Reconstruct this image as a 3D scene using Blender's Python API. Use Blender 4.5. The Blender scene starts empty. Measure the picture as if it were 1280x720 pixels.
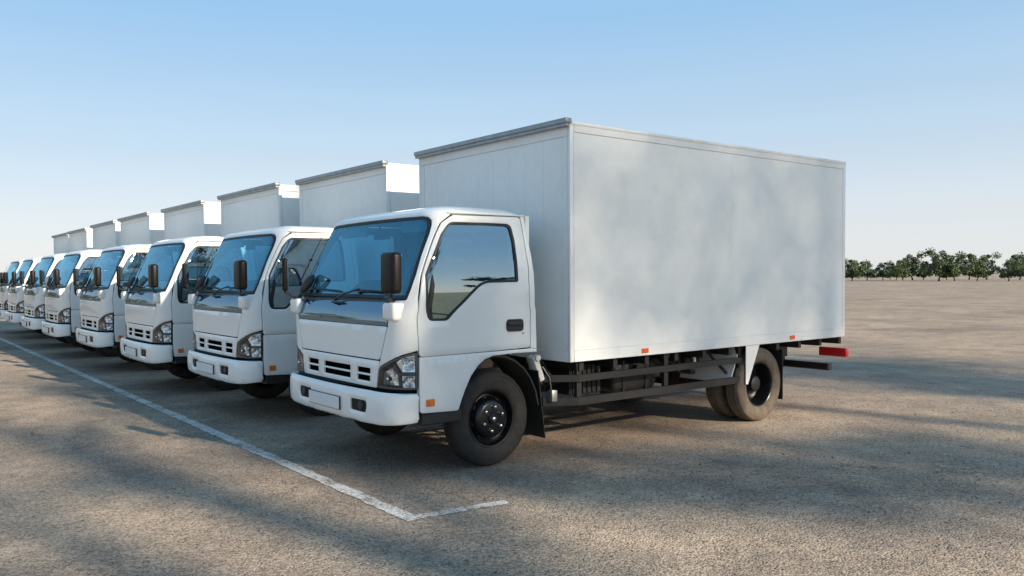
import bpy, bmesh, math, random, bisect
from mathutils import Vector, Matrix
from mathutils.geometry import delaunay_2d_cdt

sc = bpy.context.scene
COL = sc.collection
random.seed(7)
PI = math.pi
R = math.radians

# ------------------------------------------------------------------ camera
cam_d = bpy.data.cameras.new('camera')
cam = bpy.data.objects.new('camera', cam_d); COL.objects.link(cam)
CP = Vector((-3.0209, -4.8268, 1.4924)); yaw, pit, rol = .9388, -.0284, -.0068
F = Vector((math.cos(yaw)*math.cos(pit), math.sin(yaw)*math.cos(pit), math.sin(pit)))
Rr = Vector((math.sin(yaw), -math.cos(yaw), 0)); U = Rr.cross(F)
R2 = Rr*math.cos(rol) + U*math.sin(rol); U2 = -Rr*math.sin(rol) + U*math.cos(rol)
M = Matrix((R2, U2, -F)).transposed().to_4x4(); M.translation = CP
cam.matrix_world = M
cam_d.sensor_width = 36; cam_d.lens = 1010.36/1280*36
cam_d.shift_x = (640-571.235)/1280; cam_d.shift_y = (373.08-360)/1280
cam_d.clip_start = .05; cam_d.clip_end = 6000
sc.camera = cam

# ------------------------------------------------------------------ light
SUN_EL = R(24.0)
SUN_K = .24                      # sun stands towards -y and slightly towards +x
sd = Vector((SUN_K, -1, 0)).normalized()
SUND = Vector((sd.x*math.cos(SUN_EL), sd.y*math.cos(SUN_EL), math.sin(SUN_EL)))
world = bpy.data.worlds.new('World'); sc.world = world; world.use_nodes = True
wn = world.node_tree.nodes; wl = world.node_tree.links; wn.clear()
sky = wn.new('ShaderNodeTexSky'); sky.sky_type = 'NISHITA'; sky.sun_disc = False
sky.sun_elevation = SUN_EL; sky.sun_rotation = math.atan2(SUND.x, SUND.y)
sky.air_density = 1.0; sky.dust_density = .4; sky.ozone_density = 1.6; sky.altitude = 0
bg = wn.new('ShaderNodeBackground'); bg.inputs['Strength'].default_value = .15
wo = wn.new('ShaderNodeOutputWorld')
tc = wn.new('ShaderNodeTexCoord'); sx = wn.new('ShaderNodeSeparateXYZ'); wl.new(tc.outputs['Generated'], sx.inputs[0])
rmp = wn.new('ShaderNodeValToRGB'); er = rmp.color_ramp.elements      # pale clear-evening sky, lighter towards the horizon
for p_, c_ in zip((.0, .07, .16, .30, .55, 1.0), ((2.66, 2.70, 2.80), (2.48, 2.64, 2.86), (1.88, 2.40, 2.90), (1.16, 2.00, 2.96), (.85, 1.75, 2.70), (.65, 1.45, 2.4))):
    e_ = er[0] if p_ == 0 else (er[-1] if p_ == 1.0 else er.new(p_)); e_.position = p_; e_.color = tuple(v/4 for v in c_)+(1,)
wl.new(sx.outputs[2], rmp.inputs[0])
scl = wn.new('ShaderNodeVectorMath'); scl.operation = 'SCALE'; scl.inputs['Scale'].default_value = 4.0; wl.new(rmp.outputs[0], scl.inputs[0])
# thin streaky cirrus
mpn = wn.new('ShaderNodeMapping'); mpn.inputs['Scale'].default_value = (1.2, 1.2, 14); wl.new(tc.outputs['Generated'], mpn.inputs[0])
nzw = wn.new('ShaderNodeTexNoise'); nzw.inputs['Scale'].default_value = 1.6; nzw.inputs['Detail'].default_value = 5; wl.new(mpn.outputs[0], nzw.inputs['Vector'])
mr = wn.new('ShaderNodeMapRange'); mr.inputs[1].default_value = .35; mr.inputs[2].default_value = .75; mr.inputs[3].default_value = .985; mr.inputs[4].default_value = 1.025; wl.new(nzw.outputs[0], mr.inputs[0])
scc = wn.new('ShaderNodeVectorMath'); scc.operation = 'SCALE'; wl.new(scl.outputs[0], scc.inputs[0]); wl.new(mr.outputs[0], scc.inputs['Scale'])
mxw = wn.new('ShaderNodeMix'); mxw.data_type = 'RGBA'; mxw.inputs[0].default_value = .92
wl.new(sky.outputs[0], mxw.inputs[6]); wl.new(scc.outputs[0], mxw.inputs[7]); wl.new(mxw.outputs[2], bg.inputs[0]); wl.new(bg.outputs[0], wo.inputs[0])
sun_d = bpy.data.lights.new('sun', 'SUN'); sun_d.energy = 4.8; sun_d.angle = R(.8)
sun_d.color = (1.0, .85, .66)
sun = bpy.data.objects.new('sun', sun_d); COL.objects.link(sun)
sun.rotation_euler = SUND.to_track_quat('Z', 'Y').to_euler(); sun.location = SUND*50
vs = sc.view_settings
vs.view_transform = 'Standard'; vs.look = 'None'; vs.exposure = 0.9; vs.gamma = 1; vs.use_curve_mapping = False
sc.cycles.max_bounces = 10; sc.cycles.transparent_max_bounces = 24
sc.cycles.use_denoising = True

# ------------------------------------------------------------------ materials
def nodes(name):
    m = bpy.data.materials.new(name); m.use_nodes = True
    nt = m.node_tree; return m, nt, nt.nodes['Principled BSDF']
def setp(b, **k):
    for a, v in k.items(): b.inputs[a.replace('_', ' ')].default_value = v
def N(nt, t, **k):
    n = nt.nodes.new(t)
    for a, v in k.items(): setattr(n, a, v)
    return n
def mathn(nt, op, a, b=None, clamp=False):
    n = N(nt, 'ShaderNodeMath', operation=op); n.use_clamp = clamp
    for i, v in enumerate((a, b)):
        if v is None: continue
        if isinstance(v, (int, float)): n.inputs[i].default_value = v
        else: nt.links.new(v, n.inputs[i])
    return n.outputs[0]
def noise(nt, vec, scale, detail=3, rough=.5, dist=0):
    n = N(nt, 'ShaderNodeTexNoise'); n.inputs['Scale'].default_value = scale
    n.inputs['Detail'].default_value = detail; n.inputs['Roughness'].default_value = rough
    n.inputs['Distortion'].default_value = dist
    nt.links.new(vec, n.inputs['Vector']); return n.outputs['Fac']
def ramp(nt, fac, stops):
    r = N(nt, 'ShaderNodeValToRGB'); e = r.color_ramp.elements
    while len(e) < len(stops): e.new(.5)
    for i, (p, c) in enumerate(stops):
        e[i].position = p; e[i].color = (*c, 1) if len(c) == 3 else c
    nt.links.new(fac, r.inputs[0]); return r.outputs[0]
def mixc(nt, fac, a, b, mode='MIX'):
    m = N(nt, 'ShaderNodeMix', data_type='RGBA', blend_type=mode)
    for i, v in ((0, fac), (6, a), (7, b)):
        if isinstance(v, (int, float)): m.inputs[i].default_value = v
        elif isinstance(v, tuple): m.inputs[i].default_value = (*v, 1)
        else: nt.links.new(v, m.inputs[i])
    return m.outputs[2]
def bump(nt, b, h, strength, dist=.01):
    n = N(nt, 'ShaderNodeBump'); n.inputs['Strength'].default_value = strength
    n.inputs['Distance'].default_value = dist
    nt.links.new(h, n.inputs['Height']); nt.links.new(n.outputs[0], b.inputs['Normal'])
def objco(nt): return N(nt, 'ShaderNodeTexCoord').outputs['Object']

def paint(name, col, rough, coat=.6, wave=.0, dirt=.25, wave_scale=1.4):
    m, nt, b = nodes(name); co = objco(nt)
    n1 = noise(nt, co, 1.3, 5, .6); n2 = noise(nt, co, 9, 6, .7)
    f = mathn(nt, 'MULTIPLY', n1, n2); f = ramp(nt, f, [(.18, (0, 0, 0)), (.42, (1, 1, 1))])
    dc = tuple(c*k for c, k in zip(col, (.86, .84, .80)))
    f = mathn(nt, 'MULTIPLY', f, dirt)
    nt.links.new(mixc(nt, f, col, dc), b.inputs['Base Color'])
    rg = mathn(nt, 'MULTIPLY_ADD', n2, .16); nt.nodes[-1].inputs[2].default_value = rough-.06
    nt.links.new(rg, b.inputs['Roughness'])
    setp(b, Coat_Weight=coat, Coat_Roughness=.04, Coat_IOR=1.45)
    if wave: bump(nt, b, noise(nt, co, wave_scale, 2, .4), wave, .05)
    return m
M_PAINT = paint('white_paint', (.85, .85, .82), .38, 1.0, .06)
M_BOX = paint('box_paint', (.83, .835, .81), .42, .25, .16, .5, .9)
M_TRIM = paint('box_trim_paint', (.81, .81, .79), .45, .2, 0, .5)
def simple(name, col, rough, metal=0, nscale=0, namt=.3, bmp=0, spec=.5):
    m, nt, b = nodes(name); setp(b, Roughness=rough, Metallic=metal, Base_Color=(*col, 1))
    b.inputs['Specular IOR Level'].default_value = spec
    if nscale:
        co = objco(nt); n = noise(nt, co, nscale, 5, .65)
        d = tuple(c*(1-namt) for c in col); l = tuple(min(1, c*(1+namt)) for c in col)
        nt.links.new(ramp(nt, n, [(.3, d), (.7, l)]), b.inputs['Base Color'])
        if bmp: bump(nt, b, noise(nt, co, nscale*3, 3), bmp, .002)
    return m
M_BLACK = simple('black_plastic', (.018, .018, .019), .5, 0, 40, .3, .2)
M_GLOSSBLACK = simple('gloss_black', (.010, .040, .075), .03); M_GLOSSBLACK.node_tree.nodes['Principled BSDF'].inputs['IOR'].default_value = 3.4; M_GLOSSBLACK.node_tree.nodes['Principled BSDF'].inputs['Specular Tint'].default_value = (.6, .85, 1, 1)
M_BLACK.node_tree.nodes['Principled BSDF'].inputs['Roughness'].default_value = .42
M_RUBBERSEAL = simple('seal_rubber', (.012, .012, .013), .55)
M_DARK = simple('dark_void', (.008, .008, .009), .8)
M_CHASSIS = simple('chassis_paint', (.014, .0135, .013), .55, 0, 8, .5, .2)
M_GUARD = simple('guard_steel', (.012, .0115, .011), .5, 0, 12, .35, .15)
M_TYRE = simple('tyre_rubber', (.034, .030, .026), .80, 0, 14, .35, .15, .35)
M_TYRE_DUSTY_LIT = simple('dusty_sunlit_tyre_rubber', (.115, .092, .070), .85, 0, 11, .35, .15, .3)  # rear tyres: warm sunlight put into the colour along with dust
M_RIM = simple('rim_black', (.005, .005, .006), .28)
M_STEEL = simple('nut_steel', (.55, .54, .52), .3, 1.0, 30, .2)
M_GREY = simple('interior_grey', (.16, .165, .17), .7, 0, 30, .2)
M_LIGHTGREY = simple('headliner', (.42, .43, .43), .8, 0, 30, .1)
M_SEAT = simple('seat_cloth', (.10, .105, .115), .9, 0, 80, .35, .3)
M_GUTTER = simple('gutter_metal', (.30, .33, .34), .4, .6, 10, .2)
M_PLATE = simple('number_plate', (.72, .73, .72), .4, 0, 6, .05)
M_MESH = simple('radiator_mesh', (.006, .006, .007), .8, spec=.1)
M_ALU = simple('aluminium', (.45, .45, .44), .42, .8, 12, .2)
M_ENGINE = simple('dirty_metal', (.045, .039, .032), .7, .2, 14, .6, .4)
M_BEIGE = simple('reservoir_plastic', (.62, .62, .56), .5, 0, 10, .1)
def chrome():
    m, nt, b = nodes('chrome'); setp(b, Metallic=1, Roughness=.12, Base_Color=(.82, .84, .86, 1)); return m
M_CHROME = chrome()
M_REFL = simple('silver_reflector', (.90, .93, .96), .16, .75); M_BEZEL = simple('bezel_grey', (.075, .08, .085), .35); M_SHELL = simple('mirror_shell', (.006, .006, .006), .42, spec=.22)
def colglass(name, col, rough=.1, trans=.4):
    m, nt, b = nodes(name); setp(b, Base_Color=(*col, 1), Roughness=rough, Transmission_Weight=trans, Coat_Weight=.5, IOR=1.45)
    return m
M_AMBER = colglass('amber_lens', (.85, .22, .02), .15, .1)
M_ORANGE = colglass('orange_reflector', (.82, .12, .03), .2, .0)
M_RED = colglass('red_lens', (.6, .02, .02), .15, .1)
def glass(name, tint, ior=1.5, base=.0, rough=0.0, gt=(1, 1, 1)):
    m = bpy.data.materials.new(name); m.use_nodes = True; nt = m.node_tree; nt.nodes.clear()
    tr = N(nt, 'ShaderNodeBsdfTransparent'); tr.inputs[0].default_value = (*tint, 1)
    gl = N(nt, 'ShaderNodeBsdfGlossy'); gl.inputs['Roughness'].default_value = rough
    gl.inputs[0].default_value = (*gt, 1)
    fr = N(nt, 'ShaderNodeFresnel'); fr.inputs['IOR'].default_value = ior
    f = mathn(nt, 'ADD', fr.outputs[0], base, True)
    mx = N(nt, 'ShaderNodeMixShader'); nt.links.new(f, mx.inputs[0])
    nt.links.new(tr.outputs[0], mx.inputs[1]); nt.links.new(gl.outputs[0], mx.inputs[2])
    o = N(nt, 'ShaderNodeOutputMaterial'); nt.links.new(mx.outputs[0], o.inputs[0]); return m
M_SCREEN = glass('windscreen_glass', (.38, .80, .96), 1.6, .14, gt=(.42, .80, 1.0))
M_SIDEGLASS = glass('side_glass', (.62, .85, .92), 1.55, .36, gt=(.80, .96, 1.0))
M_LENS = glass('clear_lens', (.90, .93, .95), 1.5, .0)
M_MIRROR = simple('mirror_glass', (.75, .77, .78), .03, 1.0)

# ------------------------------------------------------------------ mesh helpers
def finish(o, angle=35, smooth=True):
    me = o.data
    if smooth:
        me.polygons.foreach_set('use_smooth', [True]*len(me.polygons))
        me.set_sharp_from_angle(angle=R(angle))
    return o
def link(name, me, mat, parent=None):
    o = bpy.data.objects.new(name, me); COL.objects.link(o)
    if mat: me.materials.append(mat)
    if parent: o.parent = parent
    return o
class MB:
    def __init__(s): s.v = []; s.f = []
    def add(s, vs_, fs):
        b = len(s.v); s.v += [tuple(p) for p in vs_]; s.f += [tuple(i+b for i in f) for f in fs]; return s
    def box(s, x0, x1, y0, y1, z0, z1):
        return s.add([(x0,y0,z0),(x1,y0,z0),(x1,y1,z0),(x0,y1,z0),(x0,y0,z1),(x1,y0,z1),(x1,y1,z1),(x0,y1,z1)],
                     [(0,3,2,1),(4,5,6,7),(0,1,5,4),(1,2,6,5),(2,3,7,6),(3,0,4,7)])
    def rbox(s, x0, x1, y0, y1, z0, z1, b=.01, seg=2, mat=None):
        bm = bmesh.new(); bmesh.ops.create_cube(bm, size=1)
        for v in bm.verts: v.co = Vector(((x0+x1)/2+v.co.x*(x1-x0), (y0+y1)/2+v.co.y*(y1-y0), (z0+z1)/2+v.co.z*(z1-z0)))
        bmesh.ops.bevel(bm, geom=bm.edges[:], offset=b, segments=seg, profile=.5, affect='EDGES')
        vs_ = [v.co.copy() for v in bm.verts]
        if mat: vs_ = [mat @ v for v in vs_]
        for i, v in enumerate(bm.verts): v.index = i
        fs = [tuple(v.index for v in f.verts) for f in bm.faces]; bm.free()
        return s.add(vs_, fs)
    def prism(s, pts, axis, a, b):
        """2-D outline (list) extruded along axis 0/1/2 from a to b"""
        def P(p, t):
            if axis == 1: return (p[0], t, p[1])
            if axis == 0: return (t, p[0], p[1])
            return (p[0], p[1], t)
        n = len(pts); ar = sum(pts[i][0]*pts[(i+1) % n][1]-pts[(i+1) % n][0]*pts[i][1] for i in range(n))
        vs_ = [P(p, a) for p in pts]+[P(p, b) for p in pts]
        fs = [tuple(range(n)), tuple(range(2*n-1, n-1, -1))]+[(i, i+n, (i+1) % n+n, (i+1) % n) for i in range(n)]
        return s.add(vs_, fs)
    def tube(s, pts, r, n=10, cap=True, radii=None):
        pts = [Vector(p) for p in pts]; rings = []; up = None
        for i, p in enumerate(pts):
            d = (pts[min(i+1, len(pts)-1)]-pts[max(i-1, 0)]).normalized()
            if up is None: up = Vector((0, 0, 1)) if abs(d.z) < .9 else Vector((1, 0, 0))
            a = d.cross(up).normalized(); b = a.cross(d).normalized(); up = b
            rr = radii[i] if radii else r
            rings.append([p+a*math.cos(2*PI*k/n)*rr+b*math.sin(2*PI*k/n)*rr for k in range(n)])
        vs_ = [v for q in rings for v in q]; fs = []
        for i in range(len(pts)-1):
            for k in range(n): fs.append((i*n+k, i*n+(k+1) % n, (i+1)*n+(k+1) % n, (i+1)*n+k))
        if cap: fs += [tuple(range(n-1, -1, -1)), tuple(range((len(pts)-1)*n, len(pts)*n))]
        return s.add(vs_, fs)
    def lathe(s, prof, c, axis='y', n=48, close=False):
        """prof: (r, h) list; h along axis"""
        vs_ = []; fs = []
        for r, h in prof:
            for k in range(n):
                ca, sa = math.cos(2*PI*k/n)*r, math.sin(2*PI*k/n)*r
                if axis == 'y': vs_.append((c[0]+ca, c[1]+h, c[2]+sa))
                elif axis == 'x': vs_.append((c[0]+h, c[1]+ca, c[2]+sa))
                else: vs_.append((c[0]+ca, c[1]+sa, c[2]+h))
        m = len(prof); rng = m if close else m-1
        for i in range(rng):
            j = (i+1) % m
            for k in range(n): fs.append((i*n+k, i*n+(k+1) % n, j*n+(k+1) % n, j*n+k))
        return s.add(vs_, fs)
    def disc(s, c, r, axis='y', n=32, flip=False):
        vs_ = []
        for k in range(n):
            ca, sa = math.cos(2*PI*k/n)*r, math.sin(2*PI*k/n)*r
            vs_.append({'y': (c[0]+ca, c[1], c[2]+sa), 'x': (c[0], c[1]+ca, c[2]+sa), 'z': (c[0]+ca, c[1]+sa, c[2])}[axis])
        return s.add(vs_, [tuple(range(n))])
    def build(s, name, mat, parent=None, angle=35, smooth=True, fixn=True):
        me = bpy.data.meshes.new(name); me.from_pydata(s.v, [], s.f); me.update()
        if fixn:
            bm = bmesh.new(); bm.from_mesh(me); bmesh.ops.recalc_face_normals(bm, faces=bm.faces[:]); bm.to_mesh(me); bm.free()
        o = link(name, me, mat, parent); return finish(o, angle, smooth)

# ------------------------------------------------------------------ cab surface
def lerp_t(tab, z):
    if z <= tab[0][0]: return tab[0][1]
    for (a, va), (b, vb) in zip(tab, tab[1:]):
        if z <= b: return va+(vb-va)*(z-a)/(b-a)
    return tab[-1][1]
def smooth_tab(tab, h=.05):
    return lambda z: sum(lerp_t(tab, z+h*k/4.) for k in range(-4, 5))/9.
YC = .93
CAB = dict(xf=smooth_tab([(.0, .0), (.85, .0), (1.19, .008), (1.235, .014), (1.31, .064), (1.92, .335), (2.2, .47)], .06),
  hw=smooth_tab([(.3, .915), (.6, .93), (1.45, .93), (1.66, .904), (1.93, .85), (2.2, .80)], .08),
  a=smooth_tab([(.9, .17), (1.3, .12), (1.68, .13), (1.93, .17)], .08),
  b=smooth_tab([(.9, .30), (1.3, .16), (1.68, .16), (1.93, .22)], .08),
  c=smooth_tab([(.9, .02), (1.3, .03), (1.9, .045)], .08), n=2.3, xr=1.31)
BUMP = dict(xf=smooth_tab([(.30, -.03), (.40, -.065), (.50, -.078), (.60, -.075), (.66, -.06), (.70, -.03)], .02),
  hw=smooth_tab([(.30, .93), (.40, .945), (.60, .95), (.66, .945), (.7, .93)], .02),
  a=lambda z: .19, b=lambda z: .30, c=lambda z: .04, n=2.3, xr=.30)
class Surf:
    def __init__(s, P): s.P = P; s.cache = {}
    def outline(s, z):
        k = round(z, 4)
        if k in s.cache: return s.cache[k]
        P = s.P; xf, hw, a, b, c, n = P['xf'](z), P['hw'](z), P['a'](z), P['b'](z), P['c'](z), P['n']
        pts = []; t0 = hw-b
        for i in range(16):
            t = t0*i/16; pts.append((t, xf+c*(t/hw)**2))
        xs = xf+c+a; x0 = xf+c*(t0/hw)**2
        for i in range(25):
            th = PI/2*i/24; ct, st = max(0, math.cos(th))**(2/n), math.sin(th)**(2/n)
            pts.append((t0+b*st, xs-(xs-x0)*ct))
        pts.append((hw, P['xr']))
        L = [0]
        for p, q in zip(pts, pts[1:]): L.append(L[-1]+math.hypot(q[0]-p[0], q[1]-p[1]))
        s.cache[k] = (pts, L); return pts, L
    def raw(s, u, z):
        pts, L = s.outline(z); au = abs(u)
        i = min(max(bisect.bisect_right(L, au)-1, 0), len(pts)-2)
        f = (au-L[i])/(L[i+1]-L[i]+1e-12)
        t = pts[i][0]+(pts[i+1][0]-pts[i][0])*f; x = pts[i][1]+(pts[i+1][1]-pts[i][1])*f
        return Vector((x, YC+(-t if u < 0 else t), z))
    def pos(s, u, z, off=0.0):
        p = s.raw(u, z)
        if off: p = p+s.nor(u, z)*off
        return p
    def nor(s, u, z):
        e = .006
        return -((s.raw(u+e, z)-s.raw(u-e, z)).cross(s.raw(u, z+e)-s.raw(u, z-e))).normalized()
    def uf(s, t, z):
        pts, L = s.outline(z); a = abs(t); r = L[-2]
        for i in range(len(pts)-1):
            if pts[i+1][0] >= a:
                r = L[i]+(L[i+1]-L[i])*(a-pts[i][0])/(pts[i+1][0]-pts[i][0]+1e-12); break
        return r if t >= 0 else -r
    def us(s, x, z):
        pts, L = s.outline(z)
        for i in range(len(pts)-1):
            if pts[i+1][1] >= x:
                return L[i]+(L[i+1]-L[i])*max(0, x-pts[i][1])/(pts[i+1][1]-pts[i][1]+1e-12)
        return L[-1]+(x-pts[-1][1])
class Sunk(Surf):
    def pos(s, u, z, off=0.0): return Surf.pos(s, u, z, off-.022)
CS = Surf(CAB); BS = Surf(BUMP); SHIFT = Sunk(CAB)
def f_(t, z, S=CS): return (S.uf(t, z), z)
def s_(x, z, S=CS): return (S.us(x, z), z)
def roundpoly(pts, r, seg=4):
    """round all corners (r number or list)"""
    n = len(pts); out = []
    for i in range(n):
        p0, p, p1 = Vector(pts[i-1]), Vector(pts[i]), Vector(pts[(i+1) % n])
        rr = r[i] if isinstance(r, (list, tuple)) else r
        d0, d1 = p0-p, p1-p; rr = min(rr, d0.length*.45, d1.length*.45)
        if rr < 1e-4: out.append(tuple(p)); continue
        a = p+d0.normalized()*rr; b = p+d1.normalized()*rr
        for k in range(seg+1):
            t = k/seg; q = a*(1-t)**2+p*2*t*(1-t)+b*t*t; out.append((q.x, q.y))
    return out
def subdiv(loop, m=.05):
    out = []; n = len(loop)
    for i in range(n):
        a, b = loop[i], loop[(i+1) % n]; L = math.hypot(b[0]-a[0], b[1]-a[1]); k = max(1, int(math.ceil(L/m)))
        for j in range(k): out.append((a[0]+(b[0]-a[0])*j/k, a[1]+(b[1]-a[1])*j/k))
    return out
def area(l): return .5*sum(l[i][0]*l[(i+1) % len(l)][1]-l[(i+1) % len(l)][0]*l[i][1] for i in range(len(l)))
def clean(l, e=.0015):
    out = []
    for p in l:
        if not out or math.hypot(p[0]-out[-1][0], p[1]-out[-1][1]) > e: out.append(p)
    while len(out) > 3 and math.hypot(out[0][0]-out[-1][0], out[0][1]-out[-1][1]) < e: out.pop()
    return out
def inset_loop(l, d):
    n = len(l); out = []
    for i in range(n):
        a, p, b = Vector(l[i-1]), Vector(l[i]), Vector(l[(i+1) % n])
        e0 = (p-a).normalized(); e1 = (b-p).normalized()
        n0 = Vector((-e0.y, e0.x)); n1 = Vector((-e1.y, e1.x)); m = n0+n1
        if m.length < 1e-6: m = n0
        m.normalize(); k = d/max(.5, m.dot(n0)); out.append((p.x+m.x*k, p.y+m.y*k))
    return out
def pip(p, l):
    c = False; x, y = p; n = len(l); j = n-1
    for i in range(n):
        xi, yi = l[i]; xj, yj = l[j]
        if (yi > y) != (yj > y) and x < (xj-xi)*(y-yi)/(yj-yi)+xi: c = not c
        j = i
    return c
def segd(p, l):
    m = 9
    x, y = p
    for i in range(len(l)):
        ax, ay = l[i-1]; bx, by = l[i]; dx, dy = bx-ax, by-ay
        t = max(0, min(1, ((x-ax)*dx+(y-ay)*dy)/(dx*dx+dy*dy+1e-12)))
        m = min(m, (ax+t*dx-x)**2+(ay+t*dy-y)**2)
    return math.sqrt(m)
def panel_data(mb, loops, S, off=0.0, thick=.02, chamfer=.005, drop=.0035, step=.05):
    """trimmed patch of surface S; loops[0] outer, the rest holes, all in (u, z)"""
    L = []
    for i, l in enumerate(loops):
        l = clean(subdiv(l)); ar = area(l)
        if (ar > 0) != (i == 0): l = l[::-1]
        L.append(l)
    vs2 = []; edges = []; loopidx = []
    for l in L:
        b = len(vs2); n = len(l); vs2 += l; edges += [(b+i, b+(i+1) % n) for i in range(n)]; loopidx.append((b, n))
    nb = len(vs2)
    if chamfer:
        for l in L:
            q = inset_loop(l, chamfer); b = len(vs2); n = len(q); vs2 += q; edges += [(b+i, b+(i+1) % n) for i in range(n)]
    us_ = [p[0] for p in L[0]]; zs_ = [p[1] for p in L[0]]
    u = min(us_)
    while u < max(us_):
        st = .03 if .6 < abs(u) < 1.12 else step*1.4
        z = min(zs_)
        while z < max(zs_):
            p = (u+.0007, z+.0009)
            if pip(p, L[0]) and not any(pip(p, h) for h in L[1:]) and all(segd(p, l) > .012 for l in L): vs2.append(p)
            z += step
        u += st
    r = delaunay_2d_cdt([Vector(p) for p in vs2], edges, [], 0, 1e-5)
    V, Fc, orig = r[0], r[2], r[3]
    bd = [any(o < nb for o in ol) for ol in orig]
    keep = []
    for f in Fc:
        c = (sum(V[i].x for i in f)/3, sum(V[i].y for i in f)/3)
        if pip(c, L[0]) and not any(pip(c, h) for h in L[1:]):
            a = (V[f[1]]-V[f[0]]).cross(V[f[2]]-V[f[0]]); keep.append(tuple(f) if a < 0 else tuple(f[::-1]))
    out = [S.pos(v.x, v.y, off-(drop if (chamfer and bd[i]) else 0)) for i, v in enumerate(V)]
    b0 = len(mb.v)
    mb.add(out, keep)
    if thick:
        m = {}
        for b, n in loopidx:
            ids = [next(i for i, ol in enumerate(orig) if b+k in ol) for k in range(n)]
            base = len(mb.v); mb.add([S.pos(V[i].x, V[i].y, off-thick) for i in ids], [])
            for k in range(n):
                a_, c_ = ids[k]+b0, ids[(k+1) % n]+b0
                mb.f.append((a_, c_, base+(k+1) % n, base+k))
    return mb
def panel(name, mat, loops, parent, S=CS, angle=35, **k):
    mb = MB()
    for lp in (loops if isinstance(loops[0][0], list) else [loops]): panel_data(mb, lp, S, **k)
    return mb.build(name, mat, parent, angle=angle, fixn=False)
def mir(l): return [(-u, z) for u, z in l]
def sgn(l, s): return l if s > 0 else mir(l)

# ------------------------------------------------------------------ the truck
def copy_tree(o, parent=None):
    c = o.copy(); COL.objects.link(c); c.parent = parent
    for ch in list(o.children): copy_tree(ch, c)
    return c
def Yn(s, y): return y if s < 0 else 2*YC-y       # mirror across the truck's middle

BX0, BX1, BY0, BY1, BZ0, BZ1 = 1.564, 5.80, -.111, 2.081, .782, 2.703
AX1, AX2, WR = .905, 4.243, .374

def tyre_mb(mb, cx, cy, w, s):
    """outer face at cy, width w going inwards; s=-1 near side"""
    r = WR
    prof = [(.222, .03), (.232, .012), (.262, .003), (.30, .0), (.330, .003), (.333, .005), (.336, .002), (.352, .008), (.362, .016), (.368, .028), (.370, .042)]
    k = (w-.084)/4.
    h = .042
    for g in range(4):
        a = h+g*k; prof += [(r-.001, a+.004), (r, a+k*.5), (r-.001, a+k-.008), (r-.014, a+k-.007), (r-.014, a+k-.001)]
    prof += [(.368, w-.042), (.358, w-.030), (.345, w-.018), (.327, w-.006), (.30, w), (.262, w-.004), (.232, w-.012), (.222, w-.03), (.222, .03)]
    prof = [(a, -s*b) for a, b in prof]   # s=-1: +y inwards
    mb.lathe(prof, (cx, cy, r), 'y', 64)
def wheel(parent, cx, cy, s, front=True, tyre_mat=None):
    w = .195
    root = MB(); tyre_mb(root, cx, cy, w, s)
    t = root.build('wheel', tyre_mat or M_TYRE, parent, 50)
    q = -s
    rim = MB()
    if front:
        prof = [(.228, .028), (.222, .018), (.214, .020), (.206, .040), (.200, .075), (.188, .085), (.172, .080), (.150, .040), (.138, .018), (.118, .010), (.06, .008), (.0, .008)]
    else:
        prof = [(.228, .028), (.222, .016), (.214, .020), (.205, .045), (.198, .10), (.180, .150), (.150, .160), (.118, .155), (.0, .155)]
    rim.lathe([(a, q*b) for a, b in prof], (cx, cy, WR), 'y', 48)
    rm = rim.build('rim', M_RIM, t, 40)
    if front:
        for k in range(8):
            slots = MB(); a = 2*PI*k/8+.2
            slots.rbox(-.02, .02, -.008, .008, -.008, .008, .005, 1,
                       Matrix.Translation((cx+math.cos(a)*.165, cy+q*.064, WR+math.sin(a)*.165)) @ Matrix.Rotation(-a-PI/2, 4, 'Y'))
            slots.build('hand_hole', M_DARK, t)
    hub = MB()
    if front: hub.lathe([(.0, -.012), (.030, -.012), (.040, -.004), (.044, .012)], (cx, cy, WR), 'y', 24) if q > 0 else hub.lathe([(.0, .012), (.030, .012), (.040, .004), (.044, -.012)], (cx, cy, WR), 'y', 24)
    else: hub.lathe([(0, q*.05), (.06, q*.05), (.075, q*.06), (.08, q*.155)], (cx, cy, WR), 'y', 24)
    hub.build('hub', M_RIM if front else M_CHASSIS, t)
    for k in range(6):
        a = 2*PI*k/6+.35; rr = .095 if front else .112; d = -.002 if front else .14
        nb = MB(); c = (cx+math.cos(a)*rr, cy+q*d, WR+math.sin(a)*rr)
        nb.lathe([(0, q*-.014), (.009, q*-.014), (.0145, q*-.009), (.0155, q*.012)], c, 'y', 8)
        nb.build('wheel_nut', M_STEEL if front else M_ENGINE, t, 50)
    if front:
        nb = MB(); nb.lathe([(0, q*-.022), (.014, q*-.022), (.02, q*-.016), (.021, 0)], (cx, cy, WR), 'y', 16)
        nb.build('hub_cap', M_STEEL, t, 50)
    return t

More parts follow.
